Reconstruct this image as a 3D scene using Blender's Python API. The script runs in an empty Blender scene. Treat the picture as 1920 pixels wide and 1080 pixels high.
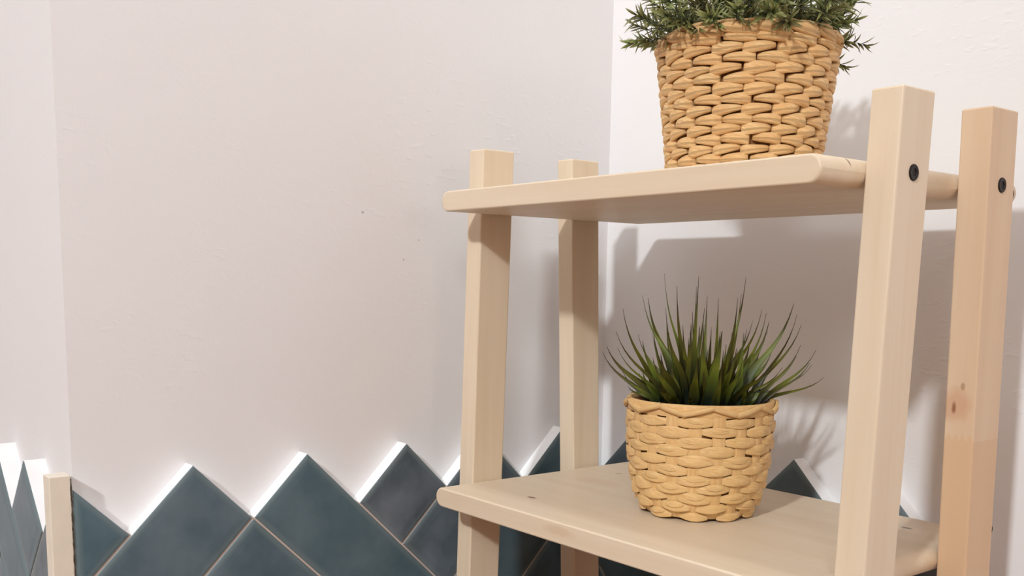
import bpy, bmesh, math, random
from mathutils import Vector, Matrix
random.seed(7)
C = bpy.context.scene.collection
scn = bpy.context.scene

# ------------------------------------------------------------------ camera
right = Vector((0.62224066, 0.78269632, 0.01424908))
up = Vector((-0.11730982, 0.0752334, 0.99024156))
fwd = Vector((-0.77398641, 0.61784012, -0.13863125))
cam = bpy.data.cameras.new('camera')
co = bpy.data.objects.new('camera', cam)
C.objects.link(co)
m = Matrix((right, up, -fwd)).transposed().to_4x4()
m.translation = Vector((0.65700681, -0.66197083, 0.16215677))
co.matrix_world = m
cam.sensor_width = 36
cam.lens = 1904.685 / 1920 * 36
cam.shift_x = -(962.229 - 960) / 1920
cam.shift_y = (794.001 - 540) / 1920
cam.clip_start = 0.01
scn.camera = co

# ------------------------------------------------------------------ world, lights, exposure
w = bpy.data.worlds.new('world')
scn.world = w
w.use_nodes = True
w.node_tree.nodes['Background'].inputs[0].default_value = (0.9, 0.92, 1.0, 1)
w.node_tree.nodes['Background'].inputs[1].default_value = 0.3
scn.view_settings.view_transform = 'Standard'
scn.view_settings.look = 'None'
scn.view_settings.gamma = 1
scn.view_settings.use_curve_mapping = False
scn.view_settings.exposure = 0.0


def light(name, loc, target, size, power, col):
    l = bpy.data.lights.new(name, 'AREA')
    l.shape = 'DISK'
    l.size = size
    l.energy = power
    l.color = col
    o = bpy.data.objects.new(name, l)
    C.objects.link(o)
    o.location = loc
    o.rotation_euler = (Vector(target) - Vector(loc)).to_track_quat('-Z', 'Y').to_euler()
    return o


WARM = (.945, 1.0, 1.02)
light('fill_light_behind_camera', (1.95, -1.95, 1.28), (.15, -.1, .1), .5, 12, WARM)  # soft fill added to lift right-facing surfaces, not an actual lamp
light('ceiling_spot_overhead', (-.02, -.32, 1.26), (.0, -.3, 0), .10, 2.4, WARM)
light('ceiling_spot_front', (1.20, -2.72, 1.70), (.1, -.1, .1), .17, 62, WARM)
light('low_light_right', (2.5, -.75, .42), (0, -.1, .1), .35, 2.5, (1.0, 0.95, 0.92))  # low light from the right, inferred from leg shading; its source is unseen

# ------------------------------------------------------------------ measures (metres)
L = .34                       # inner length between the legs
TH = .0153                    # shelf thickness
Z1 = .22936                   # upper shelf top
XA = -.08356                  # left wall plane
YB = .045                     # back wall plane
YC = -.4665                  # return wall plane
TT = .0148                   # tile thickness
FLOOR, CEIL = -.95, 1.75
XR, YF, XL = 2.9, -3.4, -1.1


# ------------------------------------------------------------------ helpers
def tag(o, label=None, cat=None, group=None, kind=None):
    if label: o['label'] = label
    if cat: o['category'] = cat
    if group: o['group'] = group
    if kind: o['kind'] = kind
    return o


def obj(name, me, mats, parent=None, smooth=False):
    if isinstance(me, bmesh.types.BMesh):
        d = bpy.data.meshes.new(name)
        me.to_mesh(d)
        me.free()
        me = d
    if not isinstance(mats, (list, tuple)): mats = [mats]
    if len(me.materials) == 0:
        for x in mats: me.materials.append(x)
    o = bpy.data.objects.new(name, me)
    C.objects.link(o)
    if parent: o.parent = parent
    if smooth:
        for p in me.polygons: p.use_smooth = True
    return o


def empty(name, loc, label, cat, group=None):
    o = bpy.data.objects.new(name, None)
    C.objects.link(o)
    o.location = loc
    o.empty_display_size = .02
    tag(o, label, cat, group)
    return o


def pydata(name, v, f):
    me = bpy.data.meshes.new(name)
    me.from_pydata(v, [], f)
    me.update()
    return me


def box_bm(x0, x1, y0, y1, z0, z1, bev=0, seg=2):
    bm = bmesh.new()
    bmesh.ops.create_cube(bm, size=1)
    for v in bm.verts:
        v.co = Vector(((x0 + x1) / 2 + v.co.x * (x1 - x0), (y0 + y1) / 2 + v.co.y * (y1 - y0), (z0 + z1) / 2 + v.co.z * (z1 - z0)))
    if bev: bmesh.ops.bevel(bm, geom=bm.edges[:], offset=bev, segments=seg, profile=.5, affect='EDGES')
    return bm


# ------------------------------------------------------------------ materials
class NT:
    def __init__(s, name):
        s.m = bpy.data.materials.new(name)
        s.m.use_nodes = True
        s.t = s.m.node_tree
        s.b = s.t.nodes['Principled BSDF']

    def n(s, typ, **k):
        x = s.t.nodes.new(typ)
        for a, b in k.items():
            if a.startswith('i_'):
                key = a[2:]
                x.inputs[int(key) if key.isdigit() else key].default_value = b
            else:
                setattr(x, a, b)
        return x

    def l(s, a, b): s.t.links.new(a, b)

    def math(s, op, a, b=None, c=None):
        x = s.n('ShaderNodeMath', operation=op)
        for i, q in enumerate((a, b, c)):
            if q is None: continue
            if isinstance(q, (int, float)): x.inputs[i].default_value = q
            else: s.l(q, x.inputs[i])
        return x.outputs[0]

    def mix(s, fac, a, b, mode='MIX'):
        x = s.n('ShaderNodeMix', data_type='RGBA', blend_type=mode)
        for i, q in ((0, fac), (6, a), (7, b)):
            if isinstance(q, (int, float)): x.inputs[i].default_value = q
            elif isinstance(q, tuple): x.inputs[i].default_value = q + (1,) if len(q) == 3 else q
            else: s.l(q, x.inputs[i])
        return x.outputs[2]

    def ramp(s, fac, stops):
        x = s.n('ShaderNodeValToRGB')
        cr = x.color_ramp
        while len(cr.elements) < len(stops): cr.elements.new(.5)
        for e, (p, c) in zip(cr.elements, stops):
            e.position = p
            e.color = (c, c, c, 1) if isinstance(c, (int, float)) else tuple(c) + (1,)
        s.l(fac, x.inputs[0])
        return x.outputs[0]

    def noise(s, vec, scale, detail=3, rough=.5, mapscale=None, loc=None):
        if mapscale or loc:
            mp = s.n('ShaderNodeMapping')
            if mapscale: mp.inputs['Scale'].default_value = mapscale
            if loc: mp.inputs['Location'].default_value = loc
            s.l(vec, mp.inputs[0])
            vec = mp.outputs[0]
        x = s.n('ShaderNodeTexNoise', i_Scale=scale, i_Detail=detail, i_Roughness=rough)
        s.l(vec, x.inputs['Vector'])
        return x.outputs['Fac']

    def bump(s, h, strength, dist):
        x = s.n('ShaderNodeBump', i_Strength=strength, i_Distance=dist)
        s.l(h, x.inputs['Height'])
        s.l(x.outputs[0], s.b.inputs['Normal'])


def lin(r, g, b):
    f = lambda c: (c / 255 / 12.92) if c / 255 <= .04045 else ((c / 255 + .055) / 1.055) ** 2.4
    return (f(r), f(g), f(b))


def plaster(name, col, rough_marks=1.0):
    t = NT(name)
    tc = t.n('ShaderNodeTexCoord').outputs['Object']
    big = t.noise(tc, 5, 3)
    c = t.mix(big, tuple(x * .97 for x in col), tuple(min(1, x * 1.02) for x in col))
    t.l(c, t.b.inputs['Base Color'])
    t.b.inputs['Roughness'].default_value = .75
    fine = t.noise(tc, 160, 4, .6, mapscale=(1, 1, 1.6))
    wav = t.noise(tc, 14, 3)
    blob = t.noise(tc, 75, 2, .5, mapscale=(1, 1, 2.2), loc=(3.1, 1.2, 7))
    blob = t.ramp(blob, [(.60, 0.0), (.70, 1.0)])
    patch = t.ramp(t.noise(tc, 7, 1), [(.45, 0.15), (.65, 1.0)])
    blob = t.math('MULTIPLY', blob, patch)
    h = t.math('ADD', t.math('MULTIPLY', fine, .14), t.math('MULTIPLY', blob, .16 * rough_marks))
    h = t.math('ADD', h, t.math('MULTIPLY', wav, .5))
    t.bump(h, .5, .0016)
    return t


WALL = lin(234, 232, 233)
M_wall = plaster('white_plaster', WALL).m
tmarks = plaster('white_plaster_marked', WALL)
# two small chips in the paint of the left wall
tc_ = tmarks.n('ShaderNodeTexCoord').outputs['Object']
cur = tmarks.b.inputs['Base Color'].links[0].from_socket
for (y, z, ry, rz) in ((-.2316, .2163, .0016, .0012), (-.1921, .1789, .0008, .0014), (-.177, .1959, .0012, .0006)):
    d = tmarks.n('ShaderNodeVectorMath', operation='SUBTRACT')
    tmarks.l(tc_, d.inputs[0]); d.inputs[1].default_value = (XA, y, z)
    s_ = tmarks.n('ShaderNodeVectorMath', operation='MULTIPLY')
    tmarks.l(d.outputs[0], s_.inputs[0]); s_.inputs[1].default_value = (0, 1 / ry, 1 / rz)
    ln = tmarks.n('ShaderNodeVectorMath', operation='LENGTH')
    tmarks.l(s_.outputs[0], ln.inputs[0])
    msk = tmarks.ramp(ln.outputs['Value'], [(.5, 1.0), (1.0, 0.0)])
    cur = tmarks.mix(tmarks.math('MULTIPLY', msk, .6), cur, lin(140, 140, 138))
tmarks.l(cur, tmarks.b.inputs['Base Color'])
M_wall_marked = tmarks.m


def wood(name, base, dark, axis, knots=(), joint=None, dens=1.0):
    """axis: grain direction 0/1/2. knots: (centre, radii, strength, colour)"""
    t = NT(name)
    tc = t.n('ShaderNodeTexCoord').outputs['Object']
    sc = [55 * dens] * 3
    sc[axis] = 2.2
    g1 = t.noise(tc, 1, 4, .55, mapscale=tuple(sc))
    sc2 = [260] * 3
    sc2[axis] = 9
    g2 = t.noise(tc, 1, 3, .6, mapscale=tuple(sc2))
    f = t.ramp(g1, [(.3, 0.0), (.72, 1.0)])
    c = t.mix(t.math('MULTIPLY', f, .55), base, dark)
    c = t.mix(t.math('MULTIPLY', t.ramp(g2, [(.45, 0.0), (.75, 1.0)]), .22), c, dark)
    sc3 = [12] * 3
    sc3[axis] = 1.2
    g3 = t.noise(tc, 1, 1, .5, mapscale=tuple(sc3), loc=(4, 2, 1))
    c = t.mix(t.math('MULTIPLY', g3, .35), c, tuple(x * .86 for x in base))
    if joint:
        # finger joint between two glued blocks of timber: zigzag edge, other tint below
        z0, amp, period, tint = joint
        sp = t.n('ShaderNodeSeparateXYZ')
        t.l(tc, sp.inputs[0])
        pp = t.math('PINGPONG', sp.outputs[0], period)
        zz = t.math('ADD', sp.outputs[2], t.math('MULTIPLY', pp, amp / period))
        below = t.math('LESS_THAN', zz, z0)
        c = t.mix(t.math('MULTIPLY', below, .6), c, tint)
    wob = t.noise(tc, 90, 2)
    for (ctr, rad, st, kc) in knots:
        d = t.n('ShaderNodeVectorMath', operation='SUBTRACT')
        t.l(tc, d.inputs[0]); d.inputs[1].default_value = ctr
        s_ = t.n('ShaderNodeVectorMath', operation='MULTIPLY')
        t.l(d.outputs[0], s_.inputs[0]); s_.inputs[1].default_value = tuple(1 / r for r in rad)
        ln = t.n('ShaderNodeVectorMath', operation='LENGTH')
        t.l(s_.outputs[0], ln.inputs[0])
        v = t.math('ADD', ln.outputs['Value'], t.math('MULTIPLY', t.math('SUBTRACT', wob, .5), .9))
        msk = t.ramp(v, [(.45, 1.0), (.98, 0.0)])
        c = t.mix(t.math('MULTIPLY', msk, st), c, kc)
    t.l(c, t.b.inputs['Base Color'])
    t.b.inputs['Roughness'].default_value = .42
    t.b.inputs['Specular IOR Level'].default_value = .35
    t.bump(t.math('ADD', g2, g1), .12, .0004)
    return t.m


W1, W2 = lin(231, 214, 190), lin(214, 188, 156)
BR = lin(118, 78, 52)
M_shelf_up = wood('birch_upper_shelf', W1, W2, 0, [((L, -.185, Z1 - .002), (.012, .0012, .004), .75, BR)])
M_shelf_lo = wood('birch_lower_shelf', W1, W2, 0, [
    ((.0767, -.179, 0), (.0055, .0028, .01), .9, BR),
    ((.1088, -.069, 0), (.003, .003, .01), .5, BR),
    ((.0437, -.0558, 0), (.005, .003, .01), .35, BR),
    ((.2976, -.0318, 0), (.0055, .0022, .01), .9, lin(90, 70, 50)),
    ((.150, -.2153, -.006), (.02, .01, .004), .28, lin(190, 150, 112)),
    ((.06, -.095, 0), (.03, .012, .01), .22, lin(200, 150, 120))])
M_leg = wood('birch_leg', W1, W2, 2)
M_leg_knot = wood('birch_leg_with_knot', lin(222, 197, 168), lin(204, 168, 136), 2, [
    ((.3455, -.0745, .090), (.0019, .008, .0048), .95, lin(104, 54, 26)),
    ((.3455, -.0745, .090), (.012, .014, .013), .42, lin(190, 132, 96)),
    ((.3505, -.0745, .1035), (.0016, .008, .0028), .5, lin(140, 90, 60)),
    ((.358, -.0745, .0635), (.001, .004, .001), .9, lin(80, 50, 40))],
    joint=(.0745, .0045, .0022, lin(210, 172, 134)))


def simple(name, col, rough=.5, metal=0.0, spec=.5):
    t = NT(name)
    tc = t.n('ShaderNodeTexCoord').outputs['Object']
    n = t.noise(tc, 60, 2)
    t.l(t.mix(n, tuple(x * .92 for x in col), tuple(min(1, x * 1.06) for x in col)), t.b.inputs['Base Color'])
    t.b.inputs['Roughness'].default_value = rough
    t.b.inputs['Metallic'].default_value = metal
    t.b.inputs['Specular IOR Level'].default_value = spec
    return t.m


M_dark = simple('black_oxide_steel', lin(38, 32, 28), .45, .6)
M_hole = simple('screw_socket', lin(14, 12, 10), .8)
M_soil = simple('dark_soil', lin(46, 36, 26), .95)
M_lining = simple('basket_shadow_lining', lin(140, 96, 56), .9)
M_floor = simple('floor_boards_tone', lin(150, 100, 62), .6)
M_far = simple('warm_bounce_paint', lin(182, 134, 94), .8)  # tint of the unseen walls, chosen to warm the bounced light
M_ceiling = simple('ceiling_paint', lin(238, 234, 230), .85)
M_grout = simple('grout', lin(205, 188, 178), .9)
M_bisque = simple('tile_edge_bisque', lin(252, 252, 254), .6)
M_trim = simple('cream_edge_strip', lin(232, 222, 206), .55)
M_gap = simple('dark_grout_line', lin(70, 62, 52), .9)


def glaze():
    t = NT('blue_grey_glaze')
    tc = t.n('ShaderNodeTexCoord').outputs['Object']
    oi = t.n('ShaderNodeObjectInfo').outputs['Random']
    n1 = t.noise(tc, 26, 3, .55)
    c = t.mix(t.ramp(n1, [(.3, 0.0), (.7, 1.0)]), lin(72, 84, 92), lin(114, 122, 132))
    c2 = t.mix(n1, lin(64, 92, 104), lin(102, 124, 132))
    c = t.mix(oi, c, c2)
    uv = t.n('ShaderNodeUVMap').outputs[0]
    sp = t.n('ShaderNodeSeparateXYZ')
    t.l(uv, sp.inputs[0])
    # the glaze runs thin towards the edges of each tile, where it is paler
    edge = t.ramp(t.math('ADD', sp.outputs[0], t.math('MULTIPLY', t.math('SUBTRACT', n1, .5), .5)), [(.02, 1.0), (.5, 0.0)])
    c = t.mix(t.math('MULTIPLY', edge, .4), c, lin(134, 146, 146))
    t.l(c, t.b.inputs['Base Color'])
    t.b.inputs['Roughness'].default_value = .28
    t.b.inputs['Specular IOR Level'].default_value = .16
    t.bump(t.noise(tc, 30, 2), .25, .002)
    return t.m


M_glaze = glaze()


def fibre(name, c0, c1, c2, vs=26, bs=.7):
    t = NT(name)
    uv = t.n('ShaderNodeUVMap').outputs[0]
    n = t.noise(uv, 1, 4, .6, mapscale=(2.2, vs, 1))
    oi = t.noise(uv, 1, 0, .5, mapscale=(.9, .0, 1), loc=(.37, 3, 1))
    c = t.mix(t.ramp(n, [(.3, 0.0), (.7, 1.0)]), c0, c1)
    c = t.mix(t.ramp(oi, [(.35, 0.0), (.65, .55)]), c, c2)
    t.l(c, t.b.inputs['Base Color'])
    t.b.inputs['Roughness'].default_value = .5
    t.b.inputs['Specular IOR Level'].default_value = .35
    t.bump(n, bs, .0014)
    return t.m


M_hya = fibre('water_hyacinth', lin(212, 156, 98), lin(250, 220, 164), lin(232, 180, 120))
M_hya_rim = fibre('water_hyacinth_rim', lin(206, 156, 102), lin(240, 204, 148), lin(220, 172, 114))
M_grass_w = fibre('seagrass_strip', lin(204, 154, 94), lin(242, 210, 154), lin(226, 186, 124), 16, .35)
M_stake = fibre('seagrass_stake', lin(210, 164, 106), lin(236, 200, 144), lin(222, 180, 120), 10, .3)


def leafmat(name, base, mid, tip, trans=.25, rough=.45):
    t = NT(name)
    uv = t.n('ShaderNodeUVMap').outputs[0]
    sp = t.n('ShaderNodeSeparateXYZ')
    t.l(uv, sp.inputs[0])
    oi = t.n('ShaderNodeObjectInfo').outputs['Random']
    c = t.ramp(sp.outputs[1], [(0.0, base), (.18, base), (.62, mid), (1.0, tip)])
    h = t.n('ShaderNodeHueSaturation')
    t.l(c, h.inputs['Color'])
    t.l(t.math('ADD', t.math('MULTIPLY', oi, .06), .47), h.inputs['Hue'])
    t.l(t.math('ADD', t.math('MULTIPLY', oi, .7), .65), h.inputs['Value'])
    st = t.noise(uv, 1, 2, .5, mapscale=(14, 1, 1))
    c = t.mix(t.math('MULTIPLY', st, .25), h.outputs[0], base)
    t.l(c, t.b.inputs['Base Color'])
    t.b.inputs['Roughness'].default_value = rough
    t.b.inputs['Specular IOR Level'].default_value = .35
    tr = t.n('ShaderNodeBsdfTranslucent')
    t.l(c, tr.inputs[0])
    mx = t.n('ShaderNodeMixShader', i_0=trans)
    t.l(t.b.outputs[0], mx.inputs[1])
    t.l(tr.outputs[0], mx.inputs[2])
    t.l(mx.outputs[0], t.t.nodes['Material Output'].inputs[0])
    return t.m


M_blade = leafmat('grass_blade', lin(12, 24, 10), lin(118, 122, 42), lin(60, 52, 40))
M_herb = leafmat('herb_leaf', lin(58, 64, 34), lin(138, 142, 84), lin(172, 170, 118), .3)
M_stem = simple('herb_stem', lin(88, 96, 56), .6)

# ------------------------------------------------------------------ the room
def structure(name, x0, x1, y0, y1, z0, z1, mat):
    return tag(obj(name, box_bm(x0, x1, y0, y1, z0, z1), mat), kind='structure')


T = .1
floor = structure('floor', XL, XR, YF, YB, FLOOR - .05, FLOOR, M_floor)
ceiling = structure('ceiling', XL, XR, YF, YB, CEIL, CEIL + .05, M_ceiling)
wall_left = structure('wall_left', XA - T, XA, YC, YB, FLOOR, CEIL, M_wall_marked)
wall_back = structure('wall_back', XA - T, XR, YB, YB + T, FLOOR, CEIL, M_wall)
wall_return = structure('wall_far_left', XL, XA - T, YC, YC + T, FLOOR, CEIL, M_wall)
structure('wall_right', XR, XR + T, YF, YB, FLOOR, CEIL, M_far)
structure('wall_front', XL, XR, YF - T, YF, FLOOR, CEIL, M_far)
structure('wall_near_left', XL - T, XL, YF, YC, FLOOR, CEIL, M_wall)


# ------------------------------------------------------------------ herringbone tiles
def clip(poly, a, b, c):
    """keep a*x+b*y<=c"""
    out = []
    for i in range(len(poly)):
        p, q = poly[i], poly[(i + 1) % len(poly)]
        fp, fq = a * p[0] + b * p[1] - c, a * q[0] + b * q[1] - c
        if fp <= 0: out.append(p)
        if (fp < 0) != (fq < 0) and abs(fp - fq) > 1e-12:
            k = fp / (fp - fq)
            out.append((p[0] + (q[0] - p[0]) * k, p[1] + (q[1] - p[1]) * k))
    return out


def inset(poly, d):
    n = len(poly)
    ds = d if isinstance(d, (list, tuple)) else [d] * n
    lines = []
    for i in range(n):
        p, q = Vector(poly[i]), Vector(poly[(i + 1) % n])
        e = (q - p).normalized()
        nrm = Vector((-e.y, e.x))
        lines.append((p + nrm * ds[i], e))
    out = []
    for i in range(n):
        (p1, e1), (p2, e2) = lines[i - 1], lines[i]
        den = e1.x * e2.y - e1.y * e2.x
        if abs(den) < 1e-6:
            out.append(tuple(p2)); continue
        dd = p2 - p1
        k = (dd.x * e2.y - dd.y * e2.x) / den
        out.append(tuple(p1 + e1 * k))
    return out


def area(p):
    return sum(p[i][0] * p[(i + 1) % len(p)][1] - p[(i + 1) % len(p)][0] * p[i][1] for i in range(len(p))) / 2


def tile_mesh(poly, to3, thick):
    """poly CCW in wall coordinates; glazed cushion front, bare sides"""
    n = len(poly)
    lv = [(poly, 0.0), (poly, thick - .0011), (inset(poly, .0006), thick - .0004), (inset(poly, .0024), thick), (inset(poly, .009), thick + .00035)]
    if area(lv[4][0]) < 1e-4 or area(lv[4][0]) > area(poly): lv = lv[:4]
    if area(lv[-1][0]) < 0 or area(lv[-1][0]) > area(poly): lv = lv[:3]
    verts, faces, mats, edge = [], [], [], []
    ev = [0, 0, .04, .14, 1]
    for k, (pl, d) in enumerate(lv):
        for p in pl:
            verts.append(to3(p[0], p[1], d)); edge.append(ev[k])
    for k in range(len(lv) - 1):
        for i in range(n):
            j = (i + 1) % n
            faces.append((k * n + i, k * n + j, (k + 1) * n + j, (k + 1) * n + i))
            mats.append(1 if k == 0 else 0)
    faces.append(tuple((len(lv) - 1) * n + i for i in range(n)))
    mats.append(0)
    me = pydata('tile', verts, faces)
    me.materials.append(M_glaze); me.materials.append(M_bisque)
    uv = me.uv_layers.new(name='UVMap')
    for p, mi in zip(me.polygons, mats):
        p.material_index = mi
        for li in p.loop_indices:
            uv.data[li].uv = (edge[me.loops[li].vertex_index], 0)
    bm = bmesh.new(); bm.from_mesh(me)
    bmesh.ops.recalc_face_normals(bm, faces=bm.faces)
    bm.to_mesh(me); bm.free()
    return me


def lay(wall, tiles, s0, z0, h, to3, lo, hi, P=lambda p: p, Q=lambda q: q, gap=.0015):
    """tiles: (p0,p1,q0,q1) in tile widths; p runs up-right, q up-left; s along the wall"""
    gv, gf, laid = [], [], []
    for (p0, p1, q0, q1) in tiles:
        corners = [(P(p0), Q(q0)), (P(p1), Q(q0)), (P(p1), Q(q1)), (P(p0), Q(q1))]
        poly = [(s0 + (p - q) * h, z0 + (p + q) * h) for p, q in corners]
        poly = clip(poly, -1, 0, -lo); poly = clip(poly, 1, 0, hi) if poly else poly
        if len(poly) < 3 or abs(area(poly)) < 2e-5: continue
        if area(poly) < 0: poly = poly[::-1]
        # drop duplicate points
        pl = []
        for p in poly:
            if not pl or math.dist(p, pl[-1]) > 2e-4: pl.append(p)
        if math.dist(pl[0], pl[-1]) < 2e-4: pl.pop()
        if len(pl) < 3: continue
        small = inset(pl, gap / 2)
        if area(small) <= 0: continue
        obj('tile', tile_mesh(small, to3, TT), [M_glaze, M_bisque], wall)
        for pc in range(p0, p1):
            for qc in range(q0, q1):
                cc = [(P(pc), Q(qc)), (P(pc + 1), Q(qc)), (P(pc + 1), Q(qc + 1)), (P(pc), Q(qc + 1))]
                cell = [(s0 + (p - q) * h, z0 + (p + q) * h) for p, q in cc]
                cell = clip(cell, -1, 0, -lo)
                cell = clip(cell, 1, 0, hi) if cell else cell
                if len(cell) < 3 or abs(area(cell)) < 2e-5: continue
                cl = []
                for p in cell:
                    if not cl or math.dist(p, cl[-1]) > 2e-4: cl.append(p)
                if math.dist(cl[0], cl[-1]) < 2e-4: cl.pop()
                if len(cl) > 2: laid.append(cl)

    def covered(x, y, me_):
        for k, pl in enumerate(laid):
            if k != me_ and all((pl[(i + 1) % len(pl)][0] - pl[i][0]) * (y - pl[i][1]) - (pl[(i + 1) % len(pl)][1] - pl[i][1]) * (x - pl[i][0]) > -1e-7 for i in range(len(pl))):
                return True
        return False

    # grout fills the joints only: on open edges it stays behind the tile's bare side
    for k, pl in enumerate(laid):
        ds = []
        for i in range(len(pl)):
            p, q = pl[i], pl[(i + 1) % len(pl)]
            ln_ = math.dist(p, q)
            nx, ny = (q[1] - p[1]) / ln_, -(q[0] - p[0]) / ln_
            hit = any(covered(p[0] + (q[0] - p[0]) * f + nx * .003, p[1] + (q[1] - p[1]) * f + ny * .003, k) for f in (.12, .5, .88))
            ds.append(0 if hit else gap * .9)
        gp = inset(pl, ds)
        b = len(gv)
        n = len(gp)
        for d in (0, TT - .0017):
            for p in gp: gv.append(to3(p[0], p[1], d))
        gf.append(tuple(b + n + i for i in range(n)))
        for i in range(n): gf.append((b + i, b + (i + 1) % n, b + n + (i + 1) % n, b + n + i))
    me = pydata('grout', gv, gf)
    bm = bmesh.new(); bm.from_mesh(me)
    bmesh.ops.recalc_face_normals(bm, faces=bm.faces); bm.to_mesh(me); bm.free()
    obj('grout', me, M_grout, wall)


def fill(given, npk, depth):
    """complete the pattern below the given tiles with 1 x 3 tiles"""
    used = set()
    for (p0, p1, q0, q1) in given:
        for p in range(p0, p1):
            for q in range(q0, q1): used.add((p, q))
    out = list(given)
    top = lambda p, q: p + q + 2 <= 0
    cells = sorted([(p, q) for p in range(-14, 16) for q in range(-18, 12) if -depth <= p + q + 2 <= 0 and -4 <= p - q <= 2 * npk + 2], key=lambda c: (-(c[0] + c[1]), c[0]))
    for (p, q) in cells:
        if (p, q) in used: continue
        horiz = ((p - q) % 6) in (0, 1, 2)
        run = []
        for k in range(3):
            c = (p - k, q) if horiz else (p, q - k)
            if c in used: break
            run.append(c)
        for c in run: used.add(c)
        ps = [c[0] for c in run]; qs = [c[1] for c in run]
        out.append((min(ps), max(ps) + 1, min(qs), max(qs) + 1))
    return out


H = .0467
tilesA = fill([(-3, 0, -1, 0), (0, 1, -4, -1), (-1, 0, -4, -1), (-2, -1, 0, 1), (1, 2, -3, -2), (1, 3, -4, -3), (1, 4, -5, -4), (3, 5, -6, -5)], 6, 16)
lay(wall_left, tilesA, -.3850, .0245, H, lambda s, z, d: (XA + d, s, z), -.4709, YB - TT,
    P=lambda p: p - .1 if p >= 3 else p, Q=lambda q: q + .1 if q <= -3 else q)
tilesC = fill([(-1, 0, -1, 0), (-1, 1, -2, -1), (-2, -1, -2, 1), (-3, -2, 0, 2), (0, 1, -3, -2)], 3, 14)
lay(wall_return, tilesC, -.1545, .0255, .0465, lambda s, z, d: (s, YC - d * 1.08, z), XL + .3, XA - .0006)
tilesB = fill([(-1, 0, -1, 0), (0, 1, -4, -1), (0, 2, -3, -2), (2, 3, -6, -3), (-2, -1, -1, 1)], 4, 16)
tilesB = [(p0, p1, q0, q1) for (p0, p1, q0, q1) in tilesB]
lay(wall_back, tilesB, -.0265, .0218, .0463, lambda s, z, d: (s, YB - d, z), XA + TT, .302,
    P=lambda p: p - .18 if p >= 3 else p, Q=lambda q: q + .18 if q <= -3 else q)

# cream edging strip that closes the tiling at the outside corner
bm = box_bm(XA, XA + TT, -.4856, -.4713, FLOOR, .0258)
bmesh.ops.recalc_face_normals(bm, faces=bm.faces)
bmesh.ops.bevel(bm, geom=[e for e in bm.edges], offset=.0008, segments=2, profile=.5, affect='EDGES')
trim = tag(obj('trim_1', bm, M_trim), kind='structure')
# ragged dark joint where the strip meets the first tile
rv, rf = [], []
N = 170
for i in range(N + 1):
    z = .0235 - i * .0021
    a_ = -.4716 + random.uniform(-.0005, .0002)
    rv += [(XA + TT + .0002, a_, z), (XA + TT + .0002, -.4712 + random.uniform(0, .0006), z)]
    if i:
        b = 2 * (i - 1)
        rf.append((b, b + 1, b + 3, b + 2))
obj('joint', pydata('joint', rv, rf), M_gap, trim)


# ------------------------------------------------------------------ the shelf unit
unit = empty('shelving_unit', (L / 2, -.11, FLOOR), 'pale birch shelving unit with four square legs in the corner', 'shelf')
UO = Vector((L / 2, -.11, FLOOR))


def under_unit(o):
    o.parent = unit
    o.matrix_parent_inverse = Matrix.Translation(-UO)
    return o


def shelf(y0, y1, ztop, mat):
    """board with fully rounded ends, axis along Y"""
    r = TH / 2
    prof = []
    for k in range(13):
        a = math.pi / 2 - math.pi * k / 12
        prof.append((L - r * .95 + r * .95 * math.cos(a), ztop - r + r * math.sin(a)))
    for k in range(13):
        a = -math.pi / 2 - math.pi * k / 12
        prof.append((r * .95 + r * .95 * math.cos(a), ztop - r + r * math.sin(a)))
    bm = bmesh.new()
    cr = .0012
    rows = []
    ys = [(y0, cr), (y0 + cr * .3, cr * .3), (y0 + cr, 0), (y1 - cr, 0), (y1 - cr * .3, cr * .3), (y1, cr)]
    cx, cz = L / 2, ztop - r
    for y, d in ys:
        row = []
        for x, z in prof:
            sx = (abs(x - cx) - d) / abs(x - cx)
            sz = max(0, (abs(z - cz) - d)) / max(1e-9, abs(z - cz)) if abs(z - cz) > d else .3
            row.append(bm.verts.new((cx + (x - cx) * sx, y, cz + (z - cz) * sz)))
        rows.append(row)
    n = len(prof)
    for a, b in zip(rows, rows[1:]):
        for i in range(n): bm.faces.new((a[i], a[(i + 1) % n], b[(i + 1) % n], b[i]))
    bm.faces.new(rows[0]); bm.faces.new(rows[-1][::-1])
    bmesh.ops.recalc_face_normals(bm, faces=bm.faces)
    o = obj('shelf_board', bm, mat, smooth=True)
    big = sorted(o.data.polygons, key=lambda p: -p.area)[:6]
    for p in big: p.use_smooth = False
    return under_unit(o)


up_shelf = shelf(-.2111, -.0027, Z1, M_shelf_up)
lo_shelf = shelf(-.2153, 0.0, 0.0, M_shelf_lo)
WX, WY, ZT = .0188, .0308, .2651


def leg(x0, fn, mat):
    bm = box_bm(x0, x0 + WX, 0, WY, FLOOR, ZT, .0011, 2)
    for v in bm.verts: v.co.y += fn(v.co.z)
    return under_unit(obj('leg', bm, mat))


fy = lambda z: -.17909 + .03059 * z
by = lambda z: -.06853 - .03636 * z
legs = [leg(-WX, fy, M_leg), leg(-WX, by, M_leg), leg(L, fy, M_leg), leg(L, by, M_leg_knot)]


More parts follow.
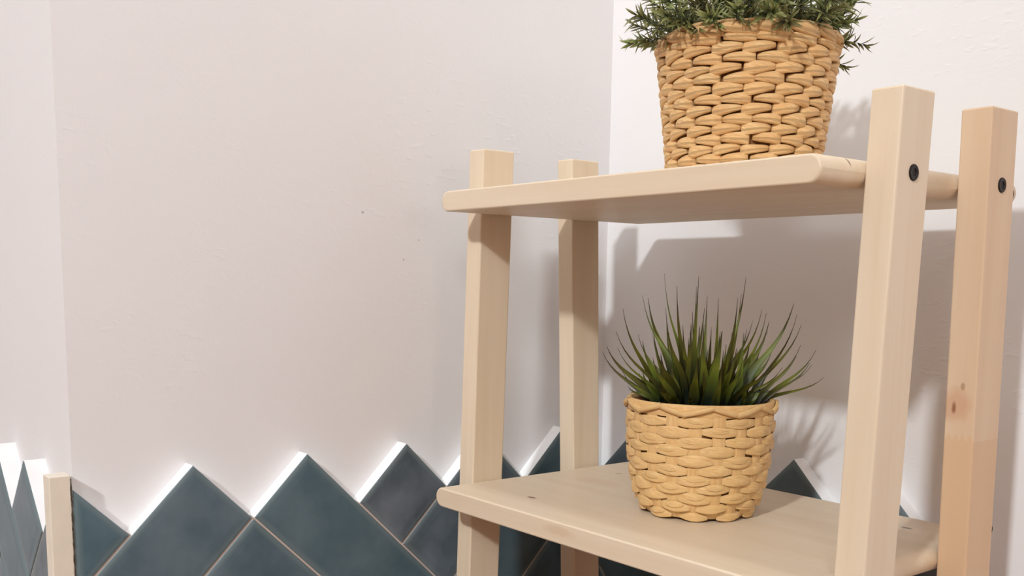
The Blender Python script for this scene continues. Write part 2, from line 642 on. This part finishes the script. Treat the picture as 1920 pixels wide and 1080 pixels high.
def cyl_x(x0, x1, y, z, r, n=24, hole=0):
    """cylinder along X; the +X end has a hexagonal socket"""
    bm = bmesh.new()
    def ring(x, rr, k=n, off=0): return [bm.verts.new((x, y + rr * math.cos(2 * math.pi * i / n), z + rr * math.sin(2 * math.pi * i / n))) for i in range(n)]
    def hexr(x, rr):
        out = []
        for i in range(n):
            a = 2 * math.pi * i / n
            s = math.cos(math.pi / 6) / math.cos((a % (math.pi / 3)) - math.pi / 6)
            out.append(bm.verts.new((x, y + rr * s * math.cos(a), z + rr * s * math.sin(a))))
        return out
    rs = [ring(x0, r), ring(x1 - .0004, r), ring(x1, r - .0004), ring(x1, r * .72), hexr(x1 - .0002, r * .55), hexr(x1 - .0006, r * .5)]
    for a, b in zip(rs, rs[1:]):
        for i in range(n): bm.faces.new((a[i], a[(i + 1) % n], b[(i + 1) % n], b[i]))
    bm.faces.new(rs[-1]); bm.faces.new(rs[0][::-1])
    bmesh.ops.recalc_face_normals(bm, faces=bm.faces)
    return bm


for lg, fn, side in ((legs[2], fy, 1), (legs[3], by, 1)):
    for zs in ((.22183,) if fn is by else (.22183, -.0077)):
        s = obj('screw', cyl_x(L + WX - .003, L + WX + .0008, fn(zs) + WY / 2, zs, .0044), M_dark)
        s.parent = lg
        s['label'] = 'black hex socket screw'


def cyl_y(x, y0, y1, z, r, n=20):
    bm = bmesh.new()
    rings = []
    for (y, rr) in ((y0, r), (y1 - .001, r), (y1, r * .7)):
        rings.append([bm.verts.new((x + rr * math.cos(2 * math.pi * i / n), y, z + rr * math.sin(2 * math.pi * i / n))) for i in range(n)])
    for a, b in zip(rings, rings[1:]):
        for i in range(n): bm.faces.new((a[i], a[(i + 1) % n], b[(i + 1) % n], b[i]))
    bm.faces.new(rings[0]); bm.faces.new(rings[-1])
    bmesh.ops.recalc_face_normals(bm, faces=bm.faces)
    return bm


for zs, zz in ((.218, .218), (.012, .012)):
    c = obj('bolt_cap', cyl_y(L + WX - .0055, by(zs) + WY - .001, by(zs) + WY + .0028, zs, .0048), M_dark)
    c.parent = legs[3]
    c['label'] = 'dark round bolt cap'


# ------------------------------------------------------------------ woven baskets
def lump(V, F, UV, th0, half, z0, rfn, a0, b0, proud, sink, tilt, blunt, seed, nt=12, ns=12, groove=.045, taper=.55, sq=.85, tp=1.5, both=False):
    """one visible bulge of a strand wound round the basket"""
    rr = random.Random(seed)
    ph = rr.uniform(0, 6.28)
    base = len(V)
    k1 = rr.uniform(.92, 1.08)
    ts = [-1, -.97, -.88, -.7, -.5, -.25, 0, .25, .5, .7, .88, .97, 1]
    nt = len(ts) - 1
    pwr = lambda v: math.copysign(abs(v) ** sq, v)
    for i, t in enumerate(ts):
        e = (t + 1) / 2 if blunt > 0 else (1 - t) / 2          # 0 = blunt end, 1 = tapering end
        w = abs(t) if both else e
        env = (1 - taper * w ** tp) * k1 * (.72 if abs(t) == 1 else (.93 if abs(t) == .97 else 1))
        rad = rfn(z0) + proud * (1 - abs(t) ** 2.6) - sink * abs(t) ** 2.6
        for j in range(ns):
            a = 2 * math.pi * j / ns
            g = 1 + groove * math.cos(4 * a + ph + 2.2 * t)
            z = z0 + tilt * t + a0 * env * pwr(math.sin(a)) * g
            r = rad + b0 * (.5 + .5 * env) * pwr(math.cos(a)) * g * (.6 if abs(t) == 1 else 1)
            th = th0 + half * t
            V.append((r * math.cos(th), r * math.sin(th), z))
            UV.append(((seed % 97) * 1.37 + e * 1.0, j / ns * 1.0 + .12 * t))
    for i in range(nt):
        for j in range(ns):
            k = (j + 1) % ns
            F.append((base + i * ns + j, base + (i + 1) * ns + j, base + (i + 1) * ns + k, base + i * ns + k))
    F.append(tuple(base + j for j in range(ns)))
    F.append(tuple(base + nt * ns + j for j in range(ns))[::-1])


def mk(name, V, F, UV, mat, parent, smooth=True):
    me = pydata(name, V, F)
    uv = me.uv_layers.new(name='UVMap')
    for lp in me.loops: uv.data[lp.index].uv = UV[lp.vertex_index]
    o = obj(name, me, mat, parent, smooth)
    return o


def shell(name, prof, mat, parent, n=48, cap=True):
    V, F = [], []
    for (r, z) in prof:
        for i in range(n): V.append((r * math.cos(2 * math.pi * i / n), r * math.sin(2 * math.pi * i / n), z))
    for k in range(len(prof) - 1):
        for i in range(n): F.append((k * n + i, k * n + (i + 1) % n, (k + 1) * n + (i + 1) % n, (k + 1) * n + i))
    if cap: F.append(tuple(range(n))[::-1])
    return obj(name, pydata(name, V, F), mat, parent, True)


# --- large basket, upper shelf
POT1 = Vector((.2043, -.107, Z1))
plant1 = empty('potted_plant', POT1, 'bushy green herb in a tapered basket of thick woven strands, on the upper shelf', 'plant')
r1 = lambda z: .0472 + (.0578 - .0472) * max(0, z) / .092
basket1 = shell('basket', [(.0430, .0006), (.0437, .003), (r1(.02) - .0022, .02), (r1(.085) - .0022, .088), (r1(.085) - .0048, .088), (r1(.02) - .005, .02), (.0400, .003), (.001, .003)], M_lining, plant1)
NL = 17
rows = 14
for i in range(rows):
    V, F, UV = [], [], []
    z = .0050 + i * .00598
    for k in range(NL):
        odd = i % 2
        th = 2 * math.pi * (k + .34 * odd) / NL + random.uniform(-.02, .02)
        lump(V, F, UV, th, math.pi / NL * .99, z + random.uniform(-.0004, .0004), r1, .0040 * random.uniform(.92, 1.1), .0021, .0013, .0012,
             random.uniform(-.0004, .0002) if odd else random.uniform(.0004, .0012), -1 if odd else 1, 100 + i * 40 + k, ns=18, groove=.07)
    mk('woven_strand', V, F, UV, M_hya, basket1)
V, F, UV = [], [], []
for k in range(NL):
    th = 2 * math.pi * (k + .3) / NL
    lump(V, F, UV, th, math.pi / NL * 1.4, .0872 + random.uniform(-.0005, .0005), r1, .0036, .0024, .0018, .0020, -.0024, -1, 900 + k, taper=.7, both=True)
mk('rim_braid', V, F, UV, M_hya_rim, basket1)
V, F, UV = [], [], []
for k in range(NL + 4):
    th = 2 * math.pi * (k + .1) / (NL + 4)
    lump(V, F, UV, th, math.pi / NL * 1.4, .0912 + random.uniform(-.0005, .0005), lambda z: r1(z) - .0014, .0019, .0020, .0008, .0012, .0012, 1, 950 + k, taper=.7, both=True)
mk('rim_braid', V, F, UV, M_hya_rim, basket1)
shell('soil', [(r1(.08) - .005, .076), (.03, .079), (.001, .080)], M_soil, plant1, cap=False)


# sprigs of narrow leaves
def leaf_strip(V, F, UV, o, d, nrm, ln, wd, bend, n=5):
    """narrow pointed leaf: folded strip from o along d, curling towards nrm"""
    side = d.cross(nrm)
    if side.length < 1e-5: side = d.orthogonal()
    side.normalize()
    b = len(V)
    for i in range(n + 1):
        s = i / n
        p = o + d * (ln * s) - nrm * (bend * ln * s * s)
        wv = wd * (math.sin(math.pi * min(1, s * .9 + .1)) ** .7 if s < 1 else 0.02)
        q = nrm * (wv * .25)
        for e, u in ((-1, 0), (0, .5), (1, 1)):
            V.append(tuple(p + side * (wv * .5 * e) - (q if e == 0 else q * 0)))
            UV.append((u, s))
    for i in range(n):
        for e in (0, 1):
            F.append((b + i * 3 + e, b + i * 3 + e + 1, b + (i + 1) * 3 + e + 1, b + (i + 1) * 3 + e))


def sprig_mesh(seed, ln, droop):
    rr = random.Random(seed)
    V, F, UV, mi = [], [], [], []
    pts = []
    for i in range(13):
        s = i / 12
        pts.append(Vector((droop * ln * s * s, .05 * ln * math.sin(s * 3 + seed), ln * (s - .35 * abs(droop) * s * s))))
    for i in range(12):
        b = len(V)
        for p, r in ((pts[i], .0007 * (1 - .5 * i / 12)), (pts[i + 1], .0007 * (1 - .5 * (i + 1) / 12))):
            for a in range(4):
                V.append((p.x + r * math.cos(a * 1.57), p.y + r * math.sin(a * 1.57), p.z)); UV.append((0, .5))
        for a in range(4):
            F.append((b + a, b + (a + 1) % 4, b + 4 + (a + 1) % 4, b + 4 + a)); mi.append(1)
    for i in range(2, 13):
        ax = (pts[i] - pts[i - 1]).normalized()
        e1 = ax.orthogonal().normalized(); e2 = ax.cross(e1)
        m_ = 3 if i < 12 else 5
        off = rr.uniform(0, 6.28)
        for k in range(m_):
            a = off + 2 * math.pi * k / m_ + rr.uniform(-.3, .3)
            out = e1 * math.cos(a) + e2 * math.sin(a)
            open_ = rr.uniform(.55, 1.1) if i < 11 else rr.uniform(.15, .7)
            d = (ax * math.cos(open_) + out * math.sin(open_)).normalized()
            nr = (ax * math.sin(open_) - out * math.cos(open_)).normalized()
            n0 = len(F)
            leaf_strip(V, F, UV, pts[i] - ax * rr.uniform(0, .005), d, nr, rr.uniform(.011, .0185) * (1 if i < 11 else .8), rr.uniform(.0021, .0032), rr.uniform(-.1, .75))
            mi += [0] * (len(F) - n0)
    me = pydata('sprig', V, F)
    uv = me.uv_layers.new(name='UVMap')
    for lp in me.loops: uv.data[lp.index].uv = UV[lp.vertex_index]
    me.materials.append(M_herb); me.materials.append(M_stem)
    for p, k in zip(me.polygons, mi): p.material_index = k; p.use_smooth = True
    return me


sprigs = [sprig_mesh(s, ln, dr) for s, ln, dr in ((1, .060, .1), (2, .068, .3), (3, .055, .5), (4, .062, .2), (5, .050, .6), (6, .058, -.1), (7, .066, .4))]
rs = random.Random(11)
NS = 125
for k in range(NS):
    q = (k + .5) / NS
    rad = .050 * math.sqrt(q)
    a = k * 2.39996
    tilt = .74 * (rad / .050) ** 1.2 + rs.uniform(-.18, .22)
    o = bpy.data.objects.new('sprig', sprigs[rs.randrange(7)])
    C.objects.link(o)
    o.parent = plant1
    o.location = (rad * math.cos(a) * .93, rad * math.sin(a) * .93, .080 + rs.uniform(0, .006))
    o.rotation_euler = Matrix.Rotation(a, 3, 'Z').to_euler()
    rm = Matrix.Rotation(a + rs.uniform(-.4, .4), 3, 'Z') @ Matrix.Rotation(tilt, 3, 'Y')
    o.rotation_euler = rm.to_euler()
    s = rs.uniform(.70, .98) * (1 - .22 * (rad / .05))
    o.scale = (s, s, s)

# --- small basket, lower shelf
POT2 = Vector((.177, -.1082, 0))
plant2 = empty('potted_plant', POT2, 'spiky green grass in a small rounded basket of flat woven strips, on the lower shelf', 'plant')
PR = [(0, .0350), (.003, .0385), (.007, .0412), (.015, .0448), (.03, .0480), (.045, .0500), (.060, .0508), (.082, .0508)]


def r2(z):
    z = max(0, min(.0819, z))
    for (z0, ra), (z1, rb) in zip(PR, PR[1:]):
        if z <= z1: return ra + (rb - ra) * (z - z0) / (z1 - z0)
    return PR[-1][1]


basket2 = shell('basket', [(.031, .0006)] + [(r2(z) - .0012, z) for z in (.002, .007, .015, .03, .045, .06, .0795)] + [(r2(.08) - .0032, .0795), (r2(.05) - .004, .04), (.001, .04)], M_lining, plant2)
NB = 10
# upright stakes that the strips pass over and under
for k in range(NB * 2):
    th = 2 * math.pi * k / (NB * 2) + .35
    V, F, UV = [], [], []
    nz = 14
    for i in range(nz + 1):
        z = .002 + .075 * i / nz
        for e, hw, dr in ((0, -.0046, .0000), (1, -.0038, .0007), (2, .0038, .0007), (3, .0046, .0000)):
            r = r2(z) + dr
            V.append((r * math.cos(th + hw / r), r * math.sin(th + hw / r), z)); UV.append((i / nz * 2 + k * 1.3, e / 3))
        if i:
            b = 4 * (i - 1)
            for e in range(3): F.append((b + e, b + e + 1, b + 5 + e, b + 4 + e))
    mk('stake', V, F, UV, M_stake, basket2)
for i in range(11):
    V, F, UV = [], [], []
    z = .0046 + i * .00655
    for k in range(NB):
        th = 2 * math.pi * (k + .5 * (i % 2)) / NB + .35 + random.uniform(-.03, .03)
        zz = z + random.uniform(-.0005, .0005)
        lump(V, F, UV, th, math.pi / NB * .80, zz, r2, .0041 * random.uniform(.93, 1.06), .0005, .0013, .0000,
             random.uniform(-.0006, .0006), random.choice((-1, 1)), 2000 + i * 40 + k, groove=.05, taper=.42, tp=1.6, sq=.8, both=True)
        # the strip is folded: a second, narrower ply lies over the first
        lump(V, F, UV, th + random.uniform(-.03, .03), math.pi / NB * .62, zz + random.choice((-.0011, .0012)), r2, .0024, .0004, .0018, .0003,
             random.uniform(-.0009, .0009), 1, 3000 + i * 40 + k, groove=.03, taper=.6, both=True)
    mk('woven_strip', V, F, UV, M_grass_w, basket2)
# folded rim
rim = shell('rim_band', [(r2(.07) + .0004, .0735), (r2(.08) + .0009, .0745), (r2(.08) + .0010, .0805), (r2(.08) + .0006, .0822), (r2(.08) - .0022, .0818), (r2(.08) - .0032, .076)], M_stake, basket2, n=64, cap=False)
uvl = rim.data.uv_layers.new(name='UVMap')
for lp in rim.data.loops:
    c_ = rim.data.vertices[lp.vertex_index].co
    uvl.data[lp.index].uv = (math.atan2(c_.y, c_.x) * 4, c_.z * 60)
NF = 9
for k in range(NF * 2):
    V, F, UV = [], [], []
    th0 = 2 * math.pi * k / (NF * 2)
    d = 2 * math.pi / (NF * 2) * 1.12
    za, zb = (.0750, .0806) if k % 2 else (.0806, .0750)
    hw = .0019
    n = 8
    for i in range(n + 1):
        s = i / n
        th = th0 - .02 + d * s
        zc = za + (zb - za) * s
        off = .0024 + .0008 * math.sin(math.pi * s) + .0005 * (k % 2)
        for e in (-1, -.85, .85, 1):
            r = r2(.08) + off - (0 if abs(e) < 1 else .0022)
            V.append((r * math.cos(th), r * math.sin(th), min(.0826, max(.0722, zc + hw * e)))); UV.append((k * 1.7 + s, e * .5 + .5))
        if i:
            b = 4 * (i - 1)
            for e in range(3): F.append((b + e, b + 4 + e, b + 5 + e, b + 1 + e))
    mk('rim_fold', V, F, UV, M_grass_w, basket2)
shell('soil', [(r2(.06) - .003, .066), (.03, .069), (.001, .070)], M_soil, plant2, cap=False)


# grass blades, each one its own leaf. (a, b, z): tip across the view, away from it, height
def blade(a0, d0, a, dd, z, wmax, sag, twist):
    ax = Vector((.6223, .7828, 0)); ay = Vector((-.7828, .6223, 0))
    p0 = ax * a0 + ay * d0 + Vector((0, 0, .068))
    p3 = ax * a + ay * dd + Vector((0, 0, z))
    hgt = z - .068
    p1 = p0 + Vector((0, 0, max(.02, hgt * (.45 + sag)))) + (p3 - p0) * .10
    p2 = p3 - Vector((0, 0, hgt * .25)) + (p0 - p3) * .28 + Vector((0, 0, .012 * sag))
    n = 12
    V, F, UV = [], [], []
    for i in range(n + 1):
        s = i / n
        u = 1 - s
        p = p0 * u ** 3 + p1 * 3 * u * u * s + p2 * 3 * u * s * s + p3 * s ** 3
        t = ((p1 - p0) * 3 * u * u + (p2 - p1) * 6 * u * s + (p3 - p2) * 3 * s * s).normalized()
        face = Vector((.78 * math.cos(twist) + .62 * math.sin(twist), -.62 * math.cos(twist) + .78 * math.sin(twist), .2))
        side = t.cross(face).normalized()
        nr = side.cross(t).normalized()
        wv = wmax * (.55 + .45 * math.sin(min(1, s / .4) * math.pi / 2)) * max(0.0, 1 - max(0, (s - .3) / .7) ** .95)
        wv = max(wv, .00025)
        for e, uu in ((-1, 0), (0, .5), (1, 1)):
            V.append(tuple(p + side * (wv * .5 * e) - nr * (wv * .16 if e == 0 else 0))); UV.append((uu, s))
        if i:
            b = 3 * (i - 1)
            for e in (0, 1): F.append((b + e, b + e + 1, b + e + 4, b + e + 3))
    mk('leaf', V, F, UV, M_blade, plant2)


# tips measured against the rim of the pot: sideways offset and height in metres
TIPS = [(-.0272, .1694, .0030), (-.0415, .1533, .0035), (-.0361, .1515, .0062), (-.0191, .1605, .0045), (-.0093, .1605, .0050),
        (-.0013, .1676, .0040), (-.0254, .1450, .0040), (-.0581, .1444, .0044), (-.0620, .1283, .0035), (-.0611, .1175, .0030),
        (-.0692, .1122, .0038), (-.0575, .1015, .0030), (-.0289, .1363, .0040), (.0059, .1533, .0042), (.0032, .1453, .0048),
        (.0134, .1524, .0045), (.0282, .1676, .0038), (.0211, .1533, .0052), (.0318, .1551, .0036), (.0264, .1408, .0045),
        (.0273, .1327, .0045), (.0372, .1453, .0042), (.0434, .1426, .0034), (.0622, .1497, .0060), (.0684, .1416, .0030),
        (.0747, .1336, .0036), (.0488, .1363, .0062), (.0658, .1211, .0036), (.0399, .1363, .0045), (.0827, .1166, .0034),
        (.0738, .1086, .0032), (.0845, .1053, .0026), (.0675, .1122, .0030), (.0872, .0978, .0032), (-.0424, .1247, .0035),
        (-.0379, .1283, .0035), (-.0084, .1426, .0045), (.0148, .1283, .0060), (.0560, .1050, .0030)]
rb = random.Random(5)
for (a, z, wd) in TIPS:
    dd = rb.uniform(-.02, .03) if abs(a) < .05 else rb.uniform(-.015, .02)
    blade(a * .45 + rb.uniform(-.006, .006), dd * .4 + rb.uniform(-.008, .008), a, dd, z, wd * 1.1, .0 if abs(a) > .05 else .1, rb.uniform(-.5, .5))
for k in range(95):
    an = rb.uniform(0, 6.283)
    q = math.sqrt(rb.random())
    a0, d0 = .030 * q * math.cos(an), .026 * q * math.sin(an)
    lean = rb.uniform(.3, 1.1)
    a = a0 * (1 + lean) + rb.uniform(-.008, .008)
    dd = d0 * (1 + lean) + rb.uniform(-.008, .008)
    z = rb.uniform(.095, .142) - .012 * q
    blade(a0, d0, a, dd, z, rb.uniform(.0050, .0088), rb.uniform(0, .2), rb.uniform(-.7, .7))
